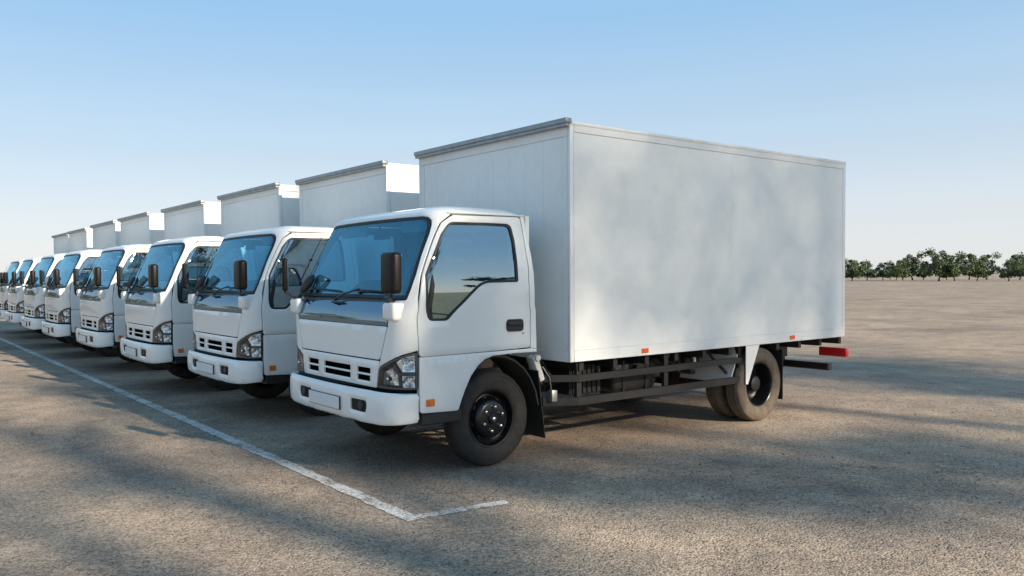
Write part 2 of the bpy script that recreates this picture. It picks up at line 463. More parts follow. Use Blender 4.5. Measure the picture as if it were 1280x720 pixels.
def build_truck():
    T = bpy.data.objects.new('box_truck', None); COL.objects.link(T)
    # ---- cab shell: pillars, header, corner panels, roof
    g = .004
    shut = [(s_(.170, .60)), s_(.168, 1.0), s_(.172, 1.25), f_(.921, 1.33), f_(.890, 1.50), f_(.866, 1.68), f_(.845, 1.80), f_(.834, 1.89), s_(.515, 1.945)]
    ws_edge = [f_(.868, 1.325), f_(.868, 1.40), f_(.862, 1.50), f_(.840, 1.64), f_(.818, 1.80), f_(.800, 1.871), f_(.782, 1.908), f_(.748, 1.932), f_(.69, 1.942), f_(.4, 1.946)]
    lid_edge = [f_(.762, 1.313), f_(.748, 1.13), f_(.655, .872)]
    hl_top = [f_(.635, .822), f_(.685, .845), f_(.745, .870), f_(.815, .903), f_(.872, .928), f_(.908, .942), s_(.163, .950)]
    half = [(0., 1.966), s_(.45, 1.966)[0:2], s_(.53, 1.966), s_(.522, 1.955)] + shut[::-1][:-1] + [s_(.168, .957)] + hl_top[::-1][1:] + lid_edge[::-1] + [f_(.86, 1.318)] + ws_edge + [(0., 1.947)]
    poly = half + mir(half)[::-1][1:-1]
    mb = MB(); panel_data(mb, [poly], CS, thick=.03)
    # b-pillar strips
    for s in (1, -1):
        bp = [s_(1.239, .912), s_(1.301, .902), s_(1.296, 1.2), s_(1.282, 1.49), s_(1.271, 1.64), s_(1.257, 1.81), s_(1.24, 1.966), s_(1.20, 1.966), s_(1.207, 1.95), s_(1.218, 1.80), s_(1.234, 1.55), s_(1.243, 1.2)]
        panel_data(mb, [sgn(bp, s)], CS, thick=.10)
        top = [s_(.53, 1.9525), s_(1.205, 1.9595), s_(1.20, 1.967), s_(.53, 1.967)]
        panel_data(mb, [sgn(top, s)], CS, thick=.03, chamfer=0)
    # roof
    ring0 = []
    pts, L = CS.outline(1.966)
    side = [(x, t) for t, x in pts[:-1]]
    side += [(.7, side[-1][1]), (.9, side[-1][1]), (1.1, side[-1][1]-.003), (1.19, side[-1][1]-.012), (1.225, side[-1][1]-.035), (1.24, side[-1][1]-.08), (1.243, .6), (1.243, .3), (1.243, 0)]
    full = [(x, YC-t) for x, t in side] + [(x, YC+t) for x, t in side[-2:0:-1]]
    n = len(full); cx = .82
    prof = [(.014, 1.952), (.001, 1.960), (.003, 1.968), (.012, 1.977), (.028, 1.987), (.052, 1.998), (.085, 2.010), (.13, 2.021), (.20, 2.031), (.30, 2.038), (.40, 2.040)]
    vs_ = []; fs = []
    for d, zz in prof:
        for x, y in full:
            hx = abs(x-cx)+1e-6
            vs_.append((cx+(x-cx)*(1-d/.44), YC+(y-YC)*(1-d/.84*1.0), zz))
    for i in range(len(prof)-1):
        for k in range(n): fs.append((i*n+k, i*n+(k+1) % n, (i+1)*n+(k+1) % n, (i+1)*n+k))
    b = len(vs_); vs_.append((cx, YC, 2.041)); fs += [((len(prof)-1)*n+k, (len(prof)-1)*n+(k+1) % n, b) for k in range(n)]
    rb = MB(); rb.add(vs_, fs)
    for s in (1, -1):   # drip rail along the roof edge
        rb.tube([CS.pos(s*CS.us(x, 1.962), 1.962, .006) for x in (.50, .56, .7, .85, 1.0, 1.1, 1.19, 1.235)], .0065, 6)
    rb.build('cab_roof', M_PAINT, T, 40)
    shell = mb.build('cab_shell', M_PAINT, T, fixn=False)
    # back wall of the cab with its window
    bw = MB(); xw = 1.285
    yy0, yy1 = YC-.86, YC+.86; wy0, wy1, wz0, wz1 = YC-.64, YC+.64, 1.37, 1.87
    for a in ((yy0, yy1, .88, wz0), (yy0, yy1, wz1, 1.965), (yy0, wy0, wz0, wz1), (wy1, yy1, wz0, wz1)):
        bw.box(xw-.04, xw, *a)
    bw.build('cab_back_wall', M_PAINT, T, smooth=False)
    rw = MB(); rw.box(xw-.03, xw-.024, wy0-.01, wy1+.01, wz0-.01, wz1+.01); rw.build('rear_window', M_LENS, T, smooth=False)
    # inner lining (doors, firewall, pillars)
    ln = MB()
    hl = [f_(.60, 1.90), f_(.80, 1.84)]
    for s in (1, -1):
        pan = [s_(.20, .93), s_(1.28, .93), s_(1.28, 1.92), s_(1.14, 1.92), s_(1.14, 1.42), s_(.80, 1.42), s_(.60, 1.27), s_(.46, 1.15), s_(.24, 1.15)]
        ln = MB(); panel_data(ln, [sgn(pan, s)], CS, off=-.045, thick=.02, chamfer=0, step=.12); ln.build('door_lining', M_GREY, T, fixn=False)
    fw = [f_(.82, 1.29), f_(.90, 1.0), s_(.20, .9), s_(.21, .60), (0., .60), (0., 1.29)]
    fwm = MB(); panel_data(fwm, [fw+mir(fw)[::-1][1:-1]], CS, off=-.10, thick=.0, chamfer=0, step=.12); fwm.build('firewall', M_DARK, T, fixn=False)
    hlm = MB()
    hlm.add([(.42, .16, 1.945), (.42, 1.70, 1.945), (1.25, 1.72, 1.955), (1.25, .14, 1.955)], [(0, 1, 2, 3)]); hlm.build('headliner', M_LIGHTGREY, T, smooth=False)
    fl = MB(); fl.box(.12, .46, .10, 1.76, .60, .64); fl.box(.44, .46, .08, 1.78, .60, .92); fl.rbox(.45, 1.28, .07, 1.79, .895, 1.0, .01); fl.build('cab_floor', M_DARK, T)
    # ---- front lid with its black strip, grille panel
    lid = [f_(.647, .877), f_(.738, 1.125), (0., 1.125), ]
    lidp = [(-lid[0][0], .877)]+[(lid[0][0], .877), lid[1]]+[(-lid[1][0], 1.125)]
    panel('front_lid', M_PAINT, [roundpoly(lidp, [.03, .03, .02, .02])], T)
    st = [f_(.739, 1.129), f_(.752, 1.30)]
    panel('black_strip', M_GLOSSBLACK, [[mir([st[0]])[0], st[0], st[1], mir([st[1]])[0]]], T, drop=.001, chamfer=.003)
    cw = [f_(.750, 1.304), f_(.85, 1.322)]
    panel('cowl', M_BLACK, [[mir([cw[0]])[0], cw[0], cw[1], mir([cw[1]])[0]]], T, off=-.006, thick=.03)
    gp = [f_(-.605, .668), f_(.605, .668), f_(.643, .868), f_(-.643, .868)]
    holes = []
    for zr0, zr1 in ((.764, .806), (.706, .749)):
        sl = (.806-zr1)*.08
        for t0, t1 in ((-.52+sl, -.325), (-.222, .222), (.325, .52-sl)):
            holes.append(roundpoly([f_(t0, zr0), f_(t1, zr0), f_(t1, zr1), f_(t0, zr1)], .006, 2))
    panel('grille_panel', M_PAINT, [roundpoly(gp, .012, 2)]+holes, T, thick=.014, chamfer=.003, drop=.002)
    rad = MB()
    rad.box(.085, .09, .28, 1.58, .66, .86)
    for k in range(52): rad.box(.06, .085, .30+k*.0246, .303+k*.0246, .69, .82)
    for z in (.72, .735, .778, .792): rad.box(.055, .062, .30, 1.56, z-.001, z+.001)
    rad.build('radiator_mesh', M_MESH, T, smooth=False)
    # ---- windscreen
    ws = [f_(.84, 1.352), f_(.842, 1.42), f_(.836, 1.50), f_(.815, 1.64), f_(.792, 1.80), f_(.774, 1.862), f_(.756, 1.892), f_(.724, 1.912), f_(.67, 1.920), (0., 1.922)]
    wsi = ws+mir(ws)[::-1][1:]
    wso_h = [f_(.864, 1.328), f_(.864, 1.40), f_(.858, 1.50), f_(.836, 1.64), f_(.814, 1.80), f_(.796, 1.870), f_(.778, 1.905), f_(.745, 1.928), f_(.69, 1.938), (0., 1.942)]
    wso = wso_h+mir(wso_h)[::-1][1:]
    panel('windscreen_frame', M_RUBBERSEAL, [wso, wsi], T, off=-.002, thick=.012, chamfer=0)
    panel('windscreen', M_SCREEN, [wso], T, off=-.006, thick=0, chamfer=0)
    # ---- doors
    for s in (-1, 1):
        D = [s_(.178, .908), s_(.178, 1.25), f_(.926, 1.33), f_(.897, 1.50), f_(.873, 1.68), f_(.852, 1.80), f_(.841, 1.885), s_(.510, 1.93), s_(.545, 1.947), s_(.8, 1.949), s_(1.175, 1.953), s_(1.199, 1.94), s_(1.212, 1.80), s_(1.227, 1.55), s_(1.236, 1.2), s_(1.232, .918), s_(.75, .910)]
        D = roundpoly(D, [.03]+[0]*12+[0, .0, .03, 0])
        W = [s_(.262, 1.165), s_(.430, 1.160), s_(.573, 1.282), s_(.655, 1.35), s_(.735, 1.413), s_(.80, 1.435), s_(1.116, 1.438), s_(1.118, 1.60), s_(1.115, 1.76), s_(1.095, 1.895), s_(.85, 1.898), s_(.50, 1.893), f_(.868, 1.80), f_(.887, 1.70), f_(.91, 1.50)]
        W = roundpoly(W, [.035, .03, .02, .02, .05, .05, .025, 0, .0, .05, 0, .035, 0, 0, .0])
        W2 = inset_loop(clean(W if area(W) > 0 else W[::-1], .004), .018)
        d = panel('door', M_PAINT, [sgn(D, s), sgn(W, s)], T, thick=.03)
        panel('window_seal', M_RUBBERSEAL, [sgn(W, s), sgn(W2, s)], d, off=-.002, thick=.02, chamfer=0)
        panel('window_glass', M_SIDEGLASS, [sgn(W, s)], d, off=-.012, thick=0, chamfer=0)
        qp = [s_(.268, 1.17), s_(.300, 1.165), f_(.929, 1.40) if 0 else s_(.318, 1.42), s_(.305, 1.50), s_(.268, 1.33)]
        panel('quarter_seal', M_BLACK, [sgn(qp, s)], d, off=-.003, thick=.02, chamfer=0)
        y = Yn(s, 0)
        hb = MB(); q = -1 if s < 0 else 1
        hb.prism(roundpoly([(.985, 1.054), (1.155, 1.052), (1.155, 1.148), (.985, 1.150)], .032, 5), 1, y-.009, y+.009)
        hm = hb.build('door_handle', M_BLACK, d)
        hp = MB(); hp.rbox(.995, 1.145, y+q*.014-.008, y+q*.014+.008, 1.095, 1.128, .006, 2); hp.build('handle_pull', M_BLACK, hm)
        kb = MB(); kb.lathe([(0, -.004), (.010, -.004), (.012, .004)] if q < 0 else [(0, .004), (.010, .004), (.012, -.004)], (1.158, y, 1.035), 'y', 12); kb.build('door_lock', M_STEEL, d)
        # lower side panel with the front half of the wheel arch
        P = [s_(.186, .500), s_(.525, .487), s_(.545, .545), s_(.582, .631), s_(.640, .735), s_(.709, .812), s_(.775, .855), s_(.855, .876), s_(1.072, .882), s_(1.301, .879), s_(1.301, .900), s_(1.236, .909), s_(.75, .9065), s_(.178, .9045), s_(.176, .70)]
        panel('side_panel', M_PAINT, [sgn(roundpoly(P, [.02, .02]+[0]*13), s)], T, thick=.04, chamfer=.006, drop=.003)
        fp = [s_(.534, .487), s_(.544, .52), s_(.552, .545), s_(.589, .628), s_(.646, .73), s_(.714, .804), s_(.778, .846), s_(.856, .867), s_(1.072, .873), s_(1.30, .870), s_(1.301, .879), s_(1.072, .882), s_(.855, .876), s_(.775, .855), s_(.709, .812), s_(.640, .735), s_(.582, .631), s_(.545, .545), s_(.525, .487)]
        mk = MB(); mk.rbox(.232, .304, y-.010, y+.004, .545, .597, .004, 1); mkr = mk.build('side_marker', M_AMBER, T)
        mi = MB(); mi.rbox(.240, .262, y-.0115 if s < 0 else y+.0, y+.0 if s < 0 else y+.0115, .552, .590, .003, 1); mi.build('marker_lens', M_ORANGE, mkr)
        stp = MB(); stp.rbox(.20, .56, Yn(s, .03)-.018, Yn(s, .03)+.018, .405, .492, .008, 1); stp.rbox(.2, .56, Yn(s, .2)-.17, Yn(s, .2)+.17, .405, .44, .008, 1); stp.build('side_step', M_BLACK, T)
        # wheel arch liner
        al = MB(); arc = []
        for k in range(13):
            a = R(176-k*(168/12)); arc.append((AX1+math.cos(a)*.44, WR+math.sin(a)*.487))
        ya, yb = Yn(s, .035), Yn(s, .36)
        vs_ = [(x, ya, z) for x, z in arc]+[(x, yb, z) for x, z in arc]
        vs2_ = [(AX1+(x-AX1)*1.03, y_, WR+(z-WR)*1.03) for x, y_, z in vs_]
        m_ = len(arc); al.add(vs_+vs2_, [(i, i+1, i+1+m_, i+m_) for i in range(m_-1)]+[(i+2*m_, i+1+2*m_, i+1+3*m_, i+3*m_) for i in range(m_-1)]+[(i, i+1, i+1+2*m_, i+2*m_) for i in range(m_-1)])
        al.build('arch_liner', M_BLACK, T)
        mf = MB()
        ym = Yn(s, .20)
        mf.add([(1.345, ym-.16, .72), (1.345, ym+.16, .72), (1.43, ym+.15, .16), (1.43, ym-.15, .16), (1.353, ym-.16, .722), (1.353, ym+.16, .722), (1.438, ym+.15, .16), (1.438, ym-.15, .16)],
               [(0, 1, 2, 3), (7, 6, 5, 4), (0, 4, 5, 1), (1, 5, 6, 2), (2, 6, 7, 3), (3, 7, 4, 0)])
        mf.build('mudflap', M_BLACK, T, smooth=False)
        # cream bracket and mirror
        # bracket
        bk = MB(); t0 = .705; t1 = .87
        bk.rbox(-.005, .12, Yn(s, YC-t1) if s < 0 else Yn(s, YC-t0), Yn(s, YC-t0) if s < 0 else Yn(s, YC-t1), 1.168, 1.302, .028, 3)
        bk.build('mirror_bracket', M_PAINT, T, 60)
        arm = MB(); mx = -.055 if s < 0 else .02; my = .0 if s < 0 else 2*YC+.07
        yb_ = Yn(s, YC-.775)
        arm.tube([(.02, yb_, 1.30), (-.02, yb_+(my-yb_)*.1, 1.335), (mx, my, 1.345), (mx, my, 1.39)], .011, 8)
        arm.tube([(.035, yb_, 1.28), (.02, yb_, 1.325)], .02, 10)
        ar = arm.build('mirror_arm', M_BLACK, T)
        ang = R(-2) if s < 0 else R(-27); hx = .043 if s < 0 else .024
        mm = MB(); mt = Matrix.Translation((mx, my, 1.512)) @ Matrix.Rotation(ang, 4, 'Z')
        mm.rbox(-hx, hx, -.097, .097, -.146, .146, hx*.75, 4, mt); mo = mm.build('wing_mirror', M_SHELL, T, 60)
        mg = MB(); mg.rbox(hx-.002, hx+.003, -.07, .07, -.13, .13, .002, 1, mt); mg.build('mirror_glass', M_MIRROR, mo)
    # round front-view mirror on the far corner, with the aerial
    um = MB()
    c0 = Vector((.112, 1.676, 1.427))
    mt = Matrix.Translation(c0) @ Matrix.Rotation(R(28), 4, 'X') @ Matrix.Rotation(R(25), 4, 'Y')
    pf = [(0, -.03), (.035, -.028), (.065, -.018), (.082, 0), (.078, .012)]
    q = MB(); q.lathe(pf, (0, 0, 0), 'x', 24); um.add([mt @ Vector((v[0], v[1]*.62, v[2]*1.25)) for v in q.v], q.f)
    o = um.build('corner_mirror', M_BLACK, T, 60)
    q = MB(); q.disc((.010, 0, 0), .076, 'x', 24); q2 = MB(); q2.add([mt @ Vector((v[0], v[1]*.62, v[2]*1.25)) for v in q.v], q.f); q2.build('mirror_face', M_MIRROR, o, smooth=False)
    q = MB(); q.tube([c0+Vector((.0, 0, -.09)), c0+Vector((.03, -.03, -.13)), (.075, 1.76, 1.305)], .008, 6); q.build('mirror_stalk', M_BLACK, o)
    ae = MB(); a0 = Vector((.098, 1.82, 1.42)); a1 = Vector((.335, 1.78, 1.885))
    ae.tube([a0, a0.lerp(a1, .5), a0.lerp(a1, .8), a1], .0045, 6, radii=[.006, .0045, .0035, .002])
    ae.rbox(a0.x+.10, a0.x+.125, a0.y-.03, a0.y-.002, 1.63, 1.65, .004, 1); ae.build('aerial', M_BLACK, T)
    # ---- headlights
    for s in (-1, 1):
        H = [f_(.613, .674), f_(.641, .812), f_(.690, .838), f_(.748, .863), f_(.818, .896), f_(.874, .920), f_(.908, .934), s_(.161, .942), s_(.163, .80), s_(.161, .676)]
        H = roundpoly(H, [.012, .01, 0, 0, 0, 0, 0, .012, 0, .012], 2)
        Hi = inset_loop(clean(H if area(H) > 0 else H[::-1], .004), .013)
        hb = panel('headlight', M_BEZEL, [sgn(H, s), sgn(Hi, s)], T, off=-.001, thick=.09, chamfer=0)
        panel('lamp_housing', M_DARK, [sgn(H, s)], hb, off=-.085, thick=0, chamfer=0)
        # inner turn signal segment (silver facets)
        sg = [f_(.640, .690), f_(.652, .790), f_(.710, .815), f_(.768, .842), f_(.805, .815), f_(.832, .765), f_(.838, .690)]
        mb_ = MB(); panel_data(mb_, [sgn(inset_loop(sg if area(sg) > 0 else sg[::-1], .004), s)], CS, off=-.03, thick=.04, chamfer=.008, drop=.012, step=.025)
        rnd = random.Random(3)
        sgo = mb_.build('turn_signal', M_REFL, hb, angle=1, fixn=False)
        for v in sgo.data.vertices: v.co.x += rnd.uniform(-.005, .005)
        bl = MB(); p = CS.pos(s*CS.uf(.745, .745), .745, -.018); bl.lathe([(0, -.02), (.012, -.016), (.018, 0), (.02, .02)], p, 'x', 12); bl.build('signal_bulb', M_CHROME, hb)
        cells = [([f_(.862, .800), s_(.156, .800), s_(.156, .925), f_(.880, .908), f_(.846, .893), f_(.812, .868), f_(.835, .838), f_(.856, .806)], f_(.905, .856)),
                 ([f_(.862, .686), s_(.156, .686), s_(.156, .772), f_(.862, .772)], f_(.905, .730))]
        for poly_, cc in cells:
            q = MB(); rnd = random.Random(9)
            pl = poly_ if area(poly_) > 0 else poly_[::-1]
            panel_data(q, [sgn(pl, s)], SHIFT, thick=.03, chamfer=.004, drop=.0, step=.012)
            r_ = q.build('reflector', M_REFL, hb, 20, fixn=False)
            cw_ = CS.pos(s*cc[0], cc[1], 0); nn = CS.nor(s*cc[0], cc[1])
            for v in r_.data.vertices:
                d2 = ((v.co-cw_).cross(nn)).length_squared/.05**2
                v.co -= nn*(.034*max(0, 1-d2)+.004*math.sin(v.co.z*260)*(1 if d2 > .15 else 0))
            q = MB(); q.lathe([(0, .012), (.009, .010), (.012, .0), (.011, -.05)], (0, 0, 0), 'x', 12)
            mt = Matrix.Translation(cw_-nn*.035) @ nn.to_track_quat('X', 'Z').to_matrix().to_4x4()
            q2 = MB(); q2.add([mt @ Vector(v) for v in q.v], q.f); q2.build('bulb', M_CHROME, r_, 60)
        bar = [f_(.848, .776), s_(.158, .776), s_(.158, .796), f_(.848, .796)]
        panel('divider', M_BEZEL, [sgn(bar, s)], hb, off=-.018, thick=.05, chamfer=0)
        vb = [f_(.846, .680), f_(.842, .76), f_(.815, .82), f_(.780, .850), f_(.792, .862), f_(.828, .828), f_(.855, .765), f_(.858, .680)]
        panel('divider', M_BEZEL, [sgn(vb, s)], hb, off=-.018, thick=.05, chamfer=0)
        panel('clear_lens', M_LENS, [sgn(Hi, s)], hb, off=-.0025, thick=0, chamfer=0)
    # ---- bumper
    fb = lambda t, z: (BS.uf(t, z), z)
    sb = lambda x, z: (BS.us(x, z), z)
    Bh = [(0., .400), fb(.5, .402), fb(.75, .412), fb(.88, .425), sb(.06, .432), sb(.150, .440), sb(.165, .47), sb(.165, .62), sb(.150, .652), fb(.90, .657), fb(.6, .655), (0., .652)]
    Bp = Bh+mir(Bh)[::-1][1:-1]
    holes = [roundpoly(sgn([fb(.335, .482), fb(.545, .480), fb(.565, .53), fb(.555, .572), fb(.335, .572)], s), .022, 4) for s in (1, -1)]
    mb_ = MB(); panel_data(mb_, [roundpoly(Bp, .0)]+holes, BS, thick=.05, chamfer=.018, drop=.010, step=.04)
    bm_ = mb_.build('bumper', M_PAINT, T, 50, fixn=False)
    for s in (-1, 1):
        q = MB(); y0, y1 = sorted((YC+s*.32, YC+s*.58)); q.box(-.050, -.035, y0, y1, .47, .585); fo = q.build('fog_recess', M_DARK, bm_, smooth=False)
        q = MB(); q.lathe([(0, -.028), (.03, -.026), (.036, -.02), (.038, .01)], (-.038, YC+s*.48, .527), 'x', 20); q.build('fog_lamp', M_BLACK, bm_)
    q = MB(); q.rbox(-.088, -.080, .725, 1.252, .460, .566, .003, 1); pf = q.build('plate_holder', M_BLACK, bm_)
    q = MB(); q.rbox(-.093, -.087, .730, 1.247, .465, .561, .002, 1); q.build('number_plate', M_PLATE, bm_)
    bb = [s_(.20, .60), s_(.20, .68), (0., .68), (0., .60)]
    bq = MB(); panel_data(bq, [bb+mir(bb)[::-1][1:-1]], CS, off=-.014, thick=.05, chamfer=0); bq.box(.03, .17, .14, 1.72, .42, .62); bq.build('bumper_backing', M_DARK, T, smooth=False, fixn=False)
    q = MB()
    # ---- wipers
    for (pt, pz), (et, ez), (b0, z0), (b1, z1) in (((-.10, 1.292), (.24, 1.386), (.16, 1.376), (.60, 1.368)), ((-.79, 1.295), (-.53, 1.388), (-.60, 1.380), (-.04, 1.366))):
        P = lambda t, z, o: CS.pos(CS.uf(-t, z), z, o)
        q = MB(); q.tube([P(pt, pz, .01), P(pt+(et-pt)*.15, pz+.012, .03), P((pt+et)/2, (pz+ez)/2+.004, .035), P(et, ez, .022)], .007, 6)
        q.lathe([(0, .03), (.016, .028), (.020, .0)], P(pt, pz, .0), 'x', 12)
        q.tube([P(pt-.03, pz-.01, .012), P(pt+.05, pz-.015, .02), P(pt+.16, pz-.012, .01)], .010, 6)
        wo_ = q.build('wiper', M_BLACK, T)
        q = MB(); k = [P(b0+(b1-b0)*i/6, z0+(z1-z0)*i/6+.006*math.sin(PI*i/6), .012) for i in range(7)]; q.tube(k, .0065, 6); q.build('wiper_blade', M_RUBBERSEAL, wo_)
    # ---- interior
    q = MB(); q.prism([(.17, 1.02), (.17, 1.28), (.24, 1.315), (.36, 1.32), (.50, 1.27), (.52, 1.18), (.46, 1.0)], 1, .12, 1.74); q.rbox(.30, .50, .30, .72, 1.29, 1.355, .03, 2); q.build('dashboard', M_GREY, T)
    st = bpy.data.objects.new('seat_row', None); COL.objects.link(st); st.parent = T
    for y0, y1 in ((.22, .66), (.72, 1.10), (1.16, 1.64)):
        q = MB(); q.rbox(.66, 1.12, y0, y1, .98, 1.12, .04, 3)
        mt = Matrix.Translation((1.13, 0, 1.10)) @ Matrix.Rotation(R(9), 4, 'Y')
        q.rbox(-.06, .05, y0+.02, y1-.02, -.02, .50, .04, 3, mt)
        ym = (y0+y1)/2; q.rbox(-.05, .04, ym-.11, ym+.11, .50, .68, .035, 3, mt)
        q.build('seat', M_SEAT, st)
    q = MB(); c = Vector((.52, .44, 1.30)); mt = Matrix.Translation(c) @ Matrix.Rotation(R(-28), 4, 'Y')
    ring = [mt @ Vector((0, math.cos(2*PI*k/28)*.205, math.sin(2*PI*k/28)*.205)) for k in range(28)]
    mt2 = Matrix.Translation(c) @ Matrix.Rotation(R(48), 4, 'Y')
    ring = [mt2 @ Vector((math.cos(2*PI*k/28)*.205*0+0, math.cos(2*PI*k/28)*.205, math.sin(2*PI*k/28)*.205)) for k in range(29)]
    q.tube(ring, .014, 8, cap=False)
    for a in (0, 120, 240): q.tube([c, mt2 @ Vector((0, math.cos(R(a+90))*.2, math.sin(R(a+90))*.2))], .014, 6)
    q.tube([c, c+Vector((-.16, 0, -.14))], .035, 8); q.rbox(c.x-.03, c.x+.03, c.y-.06, c.y+.06, c.z-.03, c.z+.03, .02, 2); q.build('steering_wheel', M_BLACK, T)
    q = MB(); q.rbox(.40, .425, .78, 1.02, 1.79, 1.85, .012, 2); q.tube([(.41, .90, 1.85), (.38, .90, 1.93)], .008, 6); q.build('rear_view_mirror', M_BLACK, T)
    for y in (.42, 1.43):
        q = MB(); q.rbox(.44, .47, y-.22, y+.22, 1.83, 1.93, .012, 2); q.build('sun_visor', M_LIGHTGREY, T)

    # ---- wheels
    wheel(T, AX1, .070, -1, True); wheel(T, AX1, 2*YC-.070, 1, True)
    for s in (-1, 1):
        wheel(T, AX2, Yn(s, -.083), s, False, M_TYRE_DUSTY_LIT)
        q = MB(); tyre_mb(q, AX2, Yn(s, -.083+.235), .195, s); q.build('inner_tyre', M_TYRE_DUSTY_LIT, T, 50)
    # ---- chassis
    q = MB()
    for s in (-1, 1):
        y = Yn(s, .56); q.box(.10, 5.7, y-.035, y+.035, .52, .70)
    for x in (1.2, 1.7, 2.4, 3.1, 3.7, 4.8, 5.6): q.box(x-.04, x+.04, .60, 1.26, .54, .68)
    q.build('chassis_frame', M_CHASSIS, T, smooth=False)
    q = MB()
    for k in range(11):
        x = BX0+.15+k*.405; q.box(x, x+.05, -.06, 2.0, .700, .778)
    q.box(BX0+.05, BX1-.05, .50, .57, .701, .777); q.box(BX0+.05, BX1-.05, 1.29, 1.36, .702, .776)
    q.build('box_subframe', M_CHASSIS, T, smooth=False)
    q = MB()
    q.tube([(AX1, .2, WR-.02), (AX1, .6, WR-.07), (AX1, 1.26, WR-.07), (AX1, 1.66, WR-.02)], .045, 10); q.build('front_axle', M_ENGINE, T)
    q = MB(); q.tube([(AX2, .05, WR), (AX2, 1.81, WR)], .065, 12)
    q.lathe([(0, -.18), (.10, -.15), (.165, -.05), (.17, .04), (.11, .14), (0, .18)], (AX2, .93, WR), 'x', 20)
    q.tube([(2.2, .93, .50), (AX2-.1, .93, .40)], .045, 12); q.build('rear_axle', M_ENGINE, T)
    for s in (-1, 1):
        y = Yn(s, .56)
        for ax, h in ((AX1, .52), (AX2, .60)):
            q = MB()
            for k in range(5):
                w = h*(1-k*.16); z = .385+.07*1-k*.014 if ax == AX1 else .46-k*.014
                q.tube([(ax-w, y, z+.07*(w/h)**2), (ax-w/2, y, z+.018), (ax, y, z), (ax+w/2, y, z+.018), (ax+w, y, z+.07*(w/h)**2)], .012, 6)
            q.rbox(ax-.05, ax+.05, y-.05, y+.05, .36, .50, .008, 1); q.box(ax-h-.03, ax-h+.03, y-.02, y+.02, .5, .60); q.box(ax+h-.03, ax+h+.03, y-.02, y+.02, .5, .60)
            q.build('leaf_spring', M_ENGINE, T)
    q = MB(); q.rbox(.55, 1.9, .66, 1.20, .38, .86, .06, 2); q.tube([(1.9, .93, .56), (2.2, .93, .52)], .11, 12); q.build('engine', M_ENGINE, T)
    q = MB(); q.rbox(1.80, 2.18, .14, .46, .46, .72, .012, 1)
    for k in range(6): q.rbox(1.825+k*.058, 1.845+k*.058, .125, .145, .475, .70, .004, 1)
    q.build('battery_box', M_CHASSIS, T)
    q = MB(); q.rbox(2.30, 2.86, .10, .48, .44, .72, .05, 3)
    for x in (2.42, 2.72): q.box(x-.015, x+.015, .093, .49, .433, .727)
    q.lathe([(0, -.03), (.035, -.03), (.04, -.02), (.04, .02)], (2.58, .09, .64), 'y', 16); q.build('fuel_tank', M_CHASSIS, T)
    q = MB(); q.lathe([(0, -.26), (.08, -.24), (.11, -.20), (.11, .20), (.08, .24), (0, .26)], (2.9, 1.60, .58), 'x', 20); q.build('air_tank', M_CHASSIS, T)
    q = MB(); q.tube([(1.6, 1.3, .5), (2.2, 1.25, .45), (2.6, 1.22, .45)], .03, 10); q.tube([(2.6, 1.22, .45), (3.2, 1.22, .45)], .09, 14); q.tube([(3.2, 1.22, .45), (4.0, 1.28, .62), (5.4, 1.3, .55)], .03, 10); q.build('exhaust', M_ENGINE, T)
    q = MB()
    rnd = random.Random(5)
    for k in range(9):
        x = 3.0+k*.09; q.rbox(x, x+rnd.uniform(.04, .10), .22+rnd.uniform(0, .1), .50, .50+rnd.uniform(0, .10), .66+rnd.uniform(0, .06), .008, 1)
    q.tube([(3.0, .30, .70), (3.2, .26, .60), (3.4, .30, .66), (3.62, .34, .56)], .012, 6); q.tube([(3.1, .24, .72), (3.35, .22, .56), (3.6, .3, .62)], .009, 6)
    q.build('valve_block', M_ENGINE, T)
    q = MB()
    for x in (1.42, 1.50, 1.57): q.tube([(x, .25, .78), (x-.05, .12, .70), (x+.02, .10, .60), (x+.04, .2, .52)], .010, 6)
    q.tube([(1.45, .10, .74), (1.49, .06, .65), (1.50, .05, .55)], .008, 6); q.build('air_hoses', M_BLACK, T)
    q = MB(); q.rbox(1.485, 1.545, .02, .08, .452, .548, .008, 2); q.build('cable_junction', M_ALU, T)
    q = MB(); mt = Matrix.Translation((1.37, .10, .74)) @ Matrix.Rotation(R(-22), 4, 'Y'); q.rbox(-.028, .028, -.05, .05, -.12, .10, .014, 2, mt)
    q.lathe([(0, -.01), (.025, -.008), (.028, .02)], mt @ Vector((.01, -.06, .085)), 'y', 12); q.build('washer_bottle', M_BEIGE, T)
    # side guards
    for s in (-1, 1):
        ya, yb = sorted((Yn(s, -.075), Yn(s, -.045))); y0, y1 = sorted((Yn(s, -.045), Yn(s, -.012)))
        gd = bpy.data.objects.new('side_guard', None); COL.objects.link(gd); gd.parent = T
        for za, zb in ((.612, .668), (.417, .482)):
            q = MB(); q.box(1.70, 3.93, ya, yb, za, zb)
            yc = (ya+yb)/2; yi = yc+(.17 if s < 0 else -.17)
            q.add([(1.70, ya, za), (1.70, yb, za), (1.70, yb, zb), (1.70, ya, zb), (1.45, ya+(yi-yc), za), (1.45, yb+(yi-yc), za), (1.45, yb+(yi-yc), zb), (1.45, ya+(yi-yc), zb)],
                  [(0, 3, 7, 4), (1, 5, 6, 2), (0, 4, 5, 1), (3, 2, 6, 7), (4, 7, 6, 5)])
            q.build('guard_rail', M_GUARD, gd, smooth=False)
        for x in (1.70, 2.80, 3.92):
            q = MB(); q.box(x, x+.055, y0, y1, .419, .779); q.box(x-.01, x+.065, y0-.004, y1+.004, .735, .7795); q.build('guard_post', M_GUARD, gd, smooth=False)
        # mudguard in front of the rear wheels
        q = MB(); y0, y1 = sorted((Yn(s, -.095), Yn(s, .37)))
